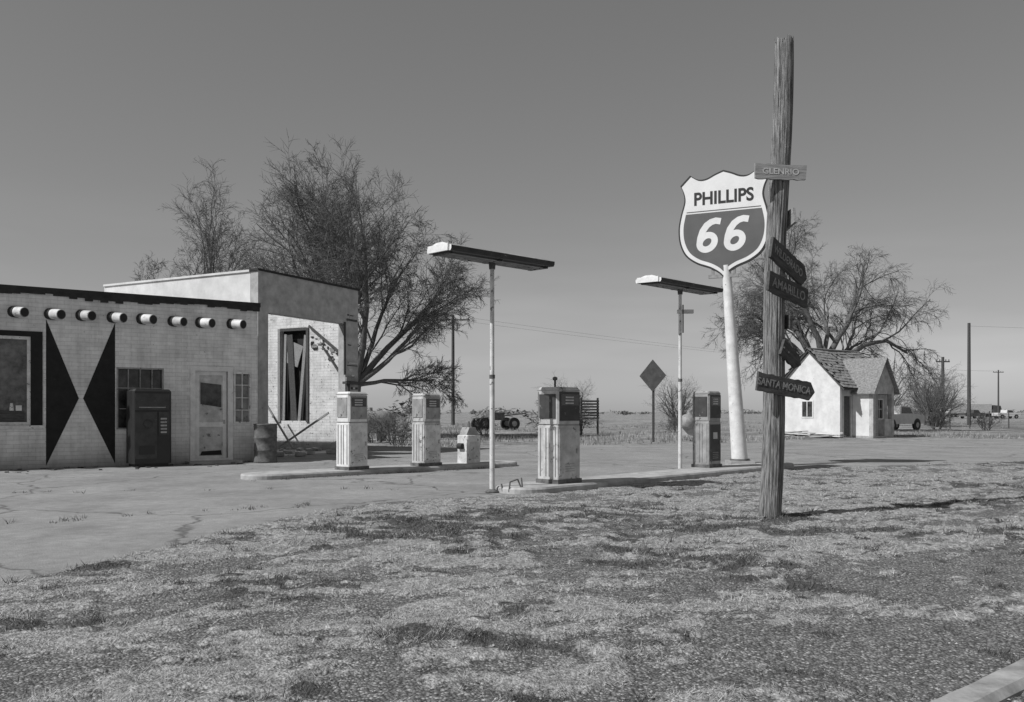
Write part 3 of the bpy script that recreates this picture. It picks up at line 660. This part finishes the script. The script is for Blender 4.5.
def roofp(b,x0,x1,flip):
    rows=13
    Y=(lambda y:y) if not flip else (lambda y:W_-y)
    sag=lambda x:-.07*math.sin(math.pi*(x-x0)/(x1-x0))
    for k in range(rows):
        ya=-o+(W_/2+o)*k/rows; yb=-o+(W_/2+o)*(k+1)/rows+.03
        za=ev+sl_*ya+.10+.010; zb=ev+sl_*yb+.10
        nx_=22
        for i in range(nx_):
            xa=x0+(x1-x0)*(i+.5*(k%2)-.25)/nx_; xb=xa+(x1-x0)/nx_-.008
            if random.random()<.06: continue
            j=random.uniform(0,.05); sg=sag((xa+xb)/2)
            vs=[(xa,Y(ya-j),za+j*.3+sg),(xb,Y(ya-j),za+j*.3+sg),(xb,Y(yb),zb+sg),(xa,Y(yb),zb+sg)]
            b.add(vs+[(x,y,z-.02) for x,y,z in vs],[(0,1,2,3),(4,7,6,5),(0,4,5,1),(1,5,6,2),(2,6,7,3),(3,7,4,0)],SHIN if random.random()<.8 else WOODL)
    vs=[(x0,Y(-o),ev-sl_*o-.01),(x1,Y(-o),ev-sl_*o-.01),(x1,Y(W_/2),rg+.0),(x0,Y(W_/2),rg+.0)]
    b.add(vs+[(x,y,z-.06) for x,y,z in vs],[(0,1,2,3),(4,7,6,5),(0,4,5,1),(1,5,6,2),(2,6,7,3),(3,7,4,0)],WOODD)
roofp(b,-.15,L_+.25,False); roofp(b,-.15,L_+.25,True); b.tube((-.15,W_/2,rg+.08),(L_+.25,W_/2,rg+.08),.05,.05,SHIN,8); b.make('roof',HC,rz=HA)
b=B()
px0,px1,pj=1.15,3.1,1.1; pe=2.5; pr_=3.95; pc_=(px0+px1)/2
b.box((px0,-pj,0),(px1,-.003,.1),CONC)
b.prism([(px0,pe),(px1,pe),(pc_,pr_)],-pj,-pj+.1,STUCG); b.box((px0,-pj,.1),(px0+.22,-pj+.22,pe),STUCG); b.box((px1-.22,-pj,.1),(px1,-pj+.22,pe),STUCG)
b.box((px0+.22,-pj+.02,.1),(px0+.5,-pj+.12,pe),WOODL); b.box((px1-.85,-pj+.02,.1),(px1-.22,-pj+.12,.95),STUCG); b.box((px0+.22,-pj,pe-.3),(px1-.22,-pj+.1,pe),STUCG)
b.box((px0,-pj+.22,.1),(px0+.1,-.003,pe),STUC)
for s in(0,1):
    xa=px0-.22 if s==0 else px1+.22; sgn=(pr_-pe)/(pc_-px0)
    za=pe-.22*sgn+.02
    vs=[(xa,-pj-.2,za),(pc_,-pj-.2,pr_+.04),(pc_,1.1,pr_+.04),(xa,1.1,za)]
    b.add(vs+[(x,y,z+.07) for x,y,z in vs],[(0,1,2,3),(4,7,6,5),(0,4,5,1),(1,5,6,2),(2,6,7,3),(3,7,4,0)],SHIN)
b.make('porch',HC,rz=HA)
b=B(); b.box((.4,.05,.05),(.9,.08,2.05),WOODD); b.box((1.4,-.02,.1),(2.3,-.004,2.1),DARK); b.make('doors',HC,rz=HA)
b=B()
for i in range(22):
    b.box((-.9,-.06,-.02),(.9,.06,.02),random.choice([WOODL,STUC,WOODD]),Matrix.Translation((random.uniform(-1.8,.8),random.uniform(-.6,.6),.05+i*.012))@Matrix.Rotation(random.uniform(-.5,.5),4,'Z')@Matrix.Rotation(random.uniform(-.07,.07),4,'Y'))
b.make('lumber_pile',None,(15.0,42.5,0),rz=-.3)

# ------------------------------------------------------------ bare trees
class Tree:
    def __init__(s,seed): s.r=random.Random(seed); s.v=[]; s.f=[]; s.mi=[]; s.n=0
    def tube(s,pts,rad,k,mi):
        base=s.n; prev=None
        for i,p in enumerate(pts):
            d=(pts[min(i+1,len(pts)-1)]-pts[max(i-1,0)]); d.normalize()
            if prev is None: a=d.orthogonal().normalized()
            else: a=(prev-d*prev.dot(d)); a=a.normalized() if a.length>1e-5 else d.orthogonal().normalized()
            prev=a; b_=d.cross(a); r=rad[i]
            for j in range(k):
                t=6.2832*j/k; q=p+a*(math.cos(t)*r)+b_*(math.sin(t)*r); s.v.append((q.x,q.y,q.z))
        s.n+=len(pts)*k
        for i in range(len(pts)-1):
            for j in range(k):
                j2=(j+1)%k; s.f.append((base+i*k+j,base+i*k+j2,base+i*k+k+j2,base+i*k+k+j)); s.mi.append(mi)
    def grow(s,p,d,L,r,lev,P):
        R=s.r; seg=[7,8,6,5,3,2][min(lev,5)]; pts=[p.copy()]; rad=[r]; dd=d.copy(); st_=L/seg; dirs=[d.copy()]
        up=P['up'][min(lev,len(P['up'])-1)]; wob=P['wob'][min(lev,len(P['wob'])-1)]
        rend=r*(.3 if lev<3 else .45)
        for i in range(seg):
            dd=dd+Vector((R.gauss(0,wob),R.gauss(0,wob),R.gauss(0,wob)+up)); dd.normalize(); p=p+dd*st_; pts.append(p.copy()); rad.append(r+(rend-r)*(i+1)/seg); dirs.append(dd.copy())
        s.tube(pts,rad,[9,7,5,4,3,3][min(lev,5)],0 if lev<3 else 1)
        if lev>=P['max']: return
        nc=P['n'][lev]
        for c in range(nc):
            t=P['t0'][lev]+(1-P['t0'][lev])*(c+R.random()*.8)/nc; t=min(t,1); i=min(int(t*seg),seg-1); f=t*seg-i
            q=pts[i].lerp(pts[i+1],f); base=dirs[i+1]; ang=R.uniform(*P['ang'][lev]); ax=base.orthogonal().normalized(); ax.rotate(Matrix.Rotation(R.uniform(0,6.283),3,base))
            nd=base.copy(); nd.rotate(Matrix.Rotation(ang,3,ax)); rr=(rad[i]+(rad[i+1]-rad[i])*f)*R.uniform(.4,.62)
            s.grow(q,nd,L*R.uniform(*P['len'][lev])*(1.15-.45*t),max(rr,P['rmin']),lev+1,P)
    def make(s,name,loc=(0,0,0)):
        me=npmesh(name,np.array(s.v),np.array(s.f),4); me.materials.append(BARK); me.materials.append(TWIG)
        me.polygons.foreach_set('material_index',np.array(s.mi,dtype=np.int32)); me.polygons.foreach_set('use_smooth',np.ones(len(me.polygons),dtype=bool))
        o=bpy.data.objects.new(name,me); COL.objects.link(o); o.location=loc; return o
P1=dict(max=5,n=[0,8,7,7,6],t0=[.3,.28,.2,.15,.1],ang=[(.3,.6),(.25,.7),(.3,.8),(.35,.9),(.4,1.0)],len=[(.7,.9),(.5,.72),(.42,.66),(.38,.6),(.4,.7)],up=[.05,.05,.02,-.01,-.03,-.05],wob=[.06,.08,.12,.16,.2,.22],rmin=.010)
def V(*a): return Vector(a)
t=Tree(3); t.tube([V(0,0,-.2),V(.05,0,1),V(0,.1,2.0),V(.1,0,2.8)],[.5,.42,.38,.36],12,0)
c=V(.1,0,2.6)
for d,L,r in [((-.6,.1,.85),9.6,.19),((-.3,-.3,1),10.6,.2),((.0,.3,1),11.2,.2),((.28,-.2,1),10.6,.2),((.55,.15,.8),9.2,.19),((.85,-.2,.5),7.4,.16),((-.75,.4,.7),8.4,.15),((-.45,.6,.9),9.5,.17),((.4,.5,.85),8.8,.16),((.9,.2,.15),5.4,.12),((.12,-.6,.9),9,.16)]:
    t.grow(c,Vector(d).normalized(),L*.75,r,1,P1)
t.make('elm_tree',(-7.9,42,0))
P2=dict(P1); P2['n']=[0,7,6,6,5]; P2['rmin']=.011
t=Tree(9); t.tube([V(0,0,-.2),V(.2,0,2.5),V(0,0,5)],[.36,.3,.26],10,0)
for d,L,r in [((.06,.1,1),11.8,.2),((-.4,.1,.9),8.6,.15),((-.65,-.1,.65),7.4,.13),((.3,.2,.95),8.2,.14),((.1,-.4,.9),8.8,.13),((-.8,.2,.5),5.6,.1)]:
    t.grow(V(0,0,4.6),Vector(d).normalized(),L*.74,r,1,P2)
t.make('bare_tree',(-20.3,55,0))
P3=dict(P1); P3['up']=[.05,.0,-.03,-.08,-.12,-.12]; P3['wob']=[.1,.15,.18,.2,.22,.22]; P3['n']=[0,7,7,6,6]
t=Tree(21); t.tube([V(0,0,-.2),V(-.3,0,1.5),V(.1,.1,3),V(.3,0,4.4)],[.65,.5,.46,.42],12,0)
for d,L,r in [((-.5,.1,.9),8.6,.23),((.05,-.2,1),10.2,.23),((.6,.2,.8),10.2,.24),((.9,.0,.55),11.0,.24),((-.85,-.1,.35),7.2,.18),((.85,.2,.3),8.4,.17),((.3,.5,.9),9.2,.18),((-.2,.5,.8),8.2,.17),((-.7,.3,.8),7.8,.17)]:
    t.grow(V(.25,0,4.0),Vector(d).normalized(),L*.77,r,1,P3)
t.make('gnarled_elm_tree',(19.3,54,0))
PS=dict(max=4,n=[0,5,4,4],t0=[.2,.15,.1,.1],ang=[(.3,.6),(.3,.8),(.4,.9),(.4,1)],len=[(.6,.8),(.5,.75),(.5,.7),(.4,.7)],up=[.05,.05,.0,0,0],wob=[.1,.13,.17,.2,.2],rmin=.009)
def shrub(seed,name,loc,H,n=7,sp=.5):
    t=Tree(seed)
    for i in range(n):
        a=t.r.uniform(0,6.28); d=V(math.cos(a)*sp*t.r.random(),math.sin(a)*sp*t.r.random(),1).normalized()
        t.grow(V(math.cos(a)*.2,math.sin(a)*.2,-.05),d,H*t.r.uniform(.45,.7),.014*H,1,PS)
    return t.make(name,loc)
s1=shrub(31,'bare_shrub',(38.5,78,0),7.4,14,.9)
s2=shrub(32,'bare_shrub',(-4.6,34,0),1.9,9,1.1)
def inst(src,loc,s,rz):
    o=bpy.data.objects.new('bare_shrub',src.data); COL.objects.link(o); o.location=loc; o.scale=(s,s,s*random.uniform(.85,1.1)); o.rotation_euler=(0,0,rz)
for x,y,s in [(35.0,80,.9),(41,84,.8),(36.8,74,.75),(4.8,70,.75),(16,82,.8)]: inst(s1,(x,y,0),s,random.uniform(0,6))
for x,y,s in [(-5.8,36,1.0),(2.6,46,1.5),(3.4,47,1.2),(31.5,63,1.0),(33.5,60,.9),(10,52,.8),(-1.6,48,.7)]: inst(s2,(x,y,0),s,random.uniform(0,6))
def brush():
    n=26000; cx=rng.uniform(-700,900,260); cy=rng.uniform(180,900,260); r=rng.uniform(2,9,260); hh=rng.uniform(1.2,5.0,260)
    k=rng.integers(0,260,n); a=rng.uniform(0,6.283,n); q=np.sqrt(rng.uniform(0,1,n)); X=cx[k]+np.cos(a)*q*r[k]; Y=cy[k]+np.sin(a)*q*r[k]; z=hh[k]*rng.uniform(0,1,n)*(1-q**2*.6)
    s_=rng.uniform(.3,.9,n); c=np.empty((n,3,3))
    for j in range(3): c[:,j]=np.stack([X+rng.normal(0,1,n)*s_,Y+rng.normal(0,1,n)*s_,np.maximum(z+rng.normal(0,.5,n)*s_,-1.5)],-1)
    me=npmesh('distant_brush',c.reshape(-1,3),np.arange(n*3).reshape(-1,3),3); me.materials.append(bmat('brush',.08,.2)); o=bpy.data.objects.new('distant_brush',me); COL.objects.link(o)
brush()
n=9000; Y=rng.uniform(30,110,n); X=Y*rng.uniform(-.7,.7,n); kp=(fbm(X*.25,Y*.1,70,4)>.52)&(pavemask(X,Y)<.2); X=X[kp];Y=Y[kp]
kp=~((X<-4.5)&(Y<36)); X=X[kp];Y=Y[kp]
def blades2(px,py,n,h,wd,name,mat):
    k=len(px); X=np.repeat(px,n)+rng.normal(0,.15,k*n);Y=np.repeat(py,n)+rng.normal(0,.15,k*n); hh=rng.uniform(.4,1,k*n)*h; b_=rng.uniform(0,3.14,k*n)
    c=np.empty((k*n,3,3)); c[:,0]=np.stack([X-np.cos(b_)*wd,Y-np.sin(b_)*wd,X*0-.05],-1); c[:,1]=np.stack([X+np.cos(b_)*wd,Y+np.sin(b_)*wd,X*0-.05],-1); c[:,2]=np.stack([X+rng.normal(0,.08,k*n),Y+rng.normal(0,.08,k*n),hh],-1)
    me=npmesh(name,c.reshape(-1,3),np.arange(k*n*3).reshape(-1,3),3); me.materials.append(mat); o=bpy.data.objects.new(name,me); COL.objects.link(o)
blades2(X,Y,7,.25,.02,'field_grass',bmat('field_grass_blades',.14,.42))

# ------------------------------------------------------------ utility poles and wires
def upole(x,y,h,arm=1.6,rz=0):
    e=empty('utility_pole',(x,y,0),rz); b=B(); b.tube((0,0,-.3),(0,0,h),.19,.14,WOODD,12)
    if arm:
        b.box((-arm,-.06,h-.55),(arm,.06,h-.42),WOODD)
        for xx in(-arm*.9,-arm*.45,arm*.45,arm*.9): b.tube((xx,0,h-.42),(xx,0,h-.24),.05,.04,GLASS,8)
        if arm>1.5: b.tube((.35,.0,h-1.5),(.35,0,h-.8),.17,.17,GP,12)
    b.make('pole',e); return e
upole(-5.9,85,11.0,1.7); upole(45.7,85,10.2,0); upole(103,180,10.2,1.1); upole(-48,62,12,1.5); upole(44.6,88,7.0,.7)
b=B()
def wire(p,q,sag,r=.009):
    p=Vector(p);q=Vector(q);pts=[p.lerp(q,i/16)-Vector((0,0,sag*4*(i/16)*(1-i/16))) for i in range(17)]
    b.path(pts,r,RUB,3)
for o_ in(-1.5,1.5): wire((-5.9+o_,85,10.75),(103+o_*.6,180,9.95),1.2,.010)
wire((45.7,85,9.9),(150,80,10.2),1.2)
for o_ in(-1.3,1.3): wire((-48+o_,62,11.8),(-7+o_,85,10.75),1.2,.012)
wire((-48,62,11.8),(-90,20,12),1,.012)
b.make('power_lines')

e=empty('warning_sign',(6.12,36.8,0),0); b=B(); b.box((-.05,-.04,-.1),(.05,.04,3.3),WOODD); b.make('post',e)
b=B(); b.prism([(0,-.7),(.66,0),(0,.7),(-.66,0)],-.065,-.045,DKP,Matrix.Rotation(rd(-40),4,'Z')); b.make('panel',e,(0,0,2.87))

# ------------------------------------------------------------ vehicles
def wheel(b,x,y,r=.36,w=.22):
    b.tube((x,y-w/2,r),(x,y+w/2,r),r,r,RUB,18); b.tube((x,y-w/2-.01,r),(x,y-w/2-.002,r),r*.55,r*.5,STEEL,14)
    b.tube((x,y+w/2+.002,r),(x,y+w/2+.01,r),r*.5,r*.55,STEEL,14)
def pickup(x,y,rz,m):
    e=empty('pickup_truck',(x,y,0),rz); b=B()
    b.prism([(-2.6,.45),(2.5,.45),(2.6,.6),(2.6,1.0),(2.45,1.1),(1.2,1.18),(.75,1.7),(-.5,1.75),(-.6,1.15),(-2.6,1.15)],-.88,.88,m); b.make('body',e)
    b=B()
    for s in(-1,1):
        b.prism([(.98,1.2),(.65,1.62),(-.4,1.66),(-.45,1.2)],s*.886-.004,s*.886+.004,GLASS)
        for xx in(-1.6,1.6): b.tube((xx,s*.80,.38),(xx,s*.889,.38),.46,.46,SK,18); wheel(b,xx,s*.80)
    b.box((2.58,-.8,.45),(2.7,.8,.62),STEEL); b.box((-2.7,-.8,.45),(-2.58,.8,.6),STEEL); b.make('trim_and_wheels',e)
pickup(27.6,61.5,rd(35),CAR)
def semi(x,y,rz,m):
    e=empty('semi_truck',(x,y,-.3),rz); b=B(); b.box((-7,-1.25,1.2),(6,1.25,4.0),m,bev=.08); b.box((-7,-.5,.9),(9.5,.5,1.2),RUST); b.make('trailer',e)
    b=B(); b.prism([(6.5,.8),(10.8,.8),(10.8,2.0),(9.2,2.2),(8.8,3.4),(6.5,3.6)],-1.2,1.2,DCAR); b.prism([(8.9,2.3),(8.6,3.2),(7.6,3.2),(7.6,2.3)],-1.21,-1.203,GLASS)
    for xx in(-6,-4.8,6.2,7.3,10): wheel(b,xx,-1.0,.5,.4); wheel(b,xx,1.0,.5,.4)
    b.make('tractor',e)
semi(132,245,rd(8),GP2); pickup(92,170,rd(20),DCAR); pickup(100,172,rd(10),CAR)
def fence(x0,y0,x1,y1,n,h=1.2,name='rail_fence'):
    b=B(); p=Vector((x0,y0,0));q_=Vector((x1,y1,0))
    for i in range(n+1): c_=p.lerp(q_,i/n); b.tube(c_,c_+V(0,0,h*random.uniform(.9,1.15)),.05,.04,WOODD,7)
    for hh in(.45,.8,1.1): b.tube(p+V(0,0,hh),q_+V(0,0,hh),.008,.008,WOODD,6)
    b.make(name)
fence(34,66,60,74,14,1.3,'post_and_wire_fence')
e=empty('farm_implement',(-1.2,62,0),.5); b=B(); b.box((-1.6,-.1,.7),(1.6,.1,.82),RUST); b.box((-.6,-.5,.7),(.5,.5,1.3),RUST,bev=.05); b.tube((-1.6,0,.8),(2.4,0,1.2),.06,.05,RUST,8)
for xx,rr in((-1.2,.45),(1.2,.45)):
    for yy in(-.6,.6): b.tube((xx,yy-.1,rr),(xx,yy+.1,rr),rr,rr,RUB,16); b.tube((xx,yy-.12,rr),(xx,yy+.12,rr),rr*.45,rr*.45,GP,12)
b.make('frame_and_wheels',e)
e=empty('slatted_crate_rack',(4.4,48,0),.3); b=B()
for k in range(7): b.box((-.55,-.03,.9+k*.16),(.55,.03,1.0+k*.16),WOODD)
for xx in(-.5,.5): b.box((xx-.05,.031,0),(xx+.05,.1,2.1),WOODD)
b.make('slats',e)
def tank(x,y,rz,L,r):
    e=empty('propane_tank',(x,y,0),rz); b=B(); X=Matrix.Translation((-L/2,0,r+.35))@Matrix.Rotation(math.pi/2,4,'Y')
    b.lathe([(.02,-r*.5),(r*.6,-r*.35),(r*.9,-r*.1),(r,.1),(r,L-.1),(r*.9,L+r*.1),(r*.6,L+r*.35),(.02,L+r*.5)],GP,20,X)
    for xx in(-L*.3,L*.3): b.box((xx-.08,-r*.7,0),(xx+.08,r*.7,.45),CONC)
    b.tube((0,0,2*r+.3),(0,0,2*r+.5),.15,.13,GP,12); b.make('shell',e)
tank(9.8,47,1.2,1.6,.42); tank(-6.4,38.2,.6,2.0,.5)
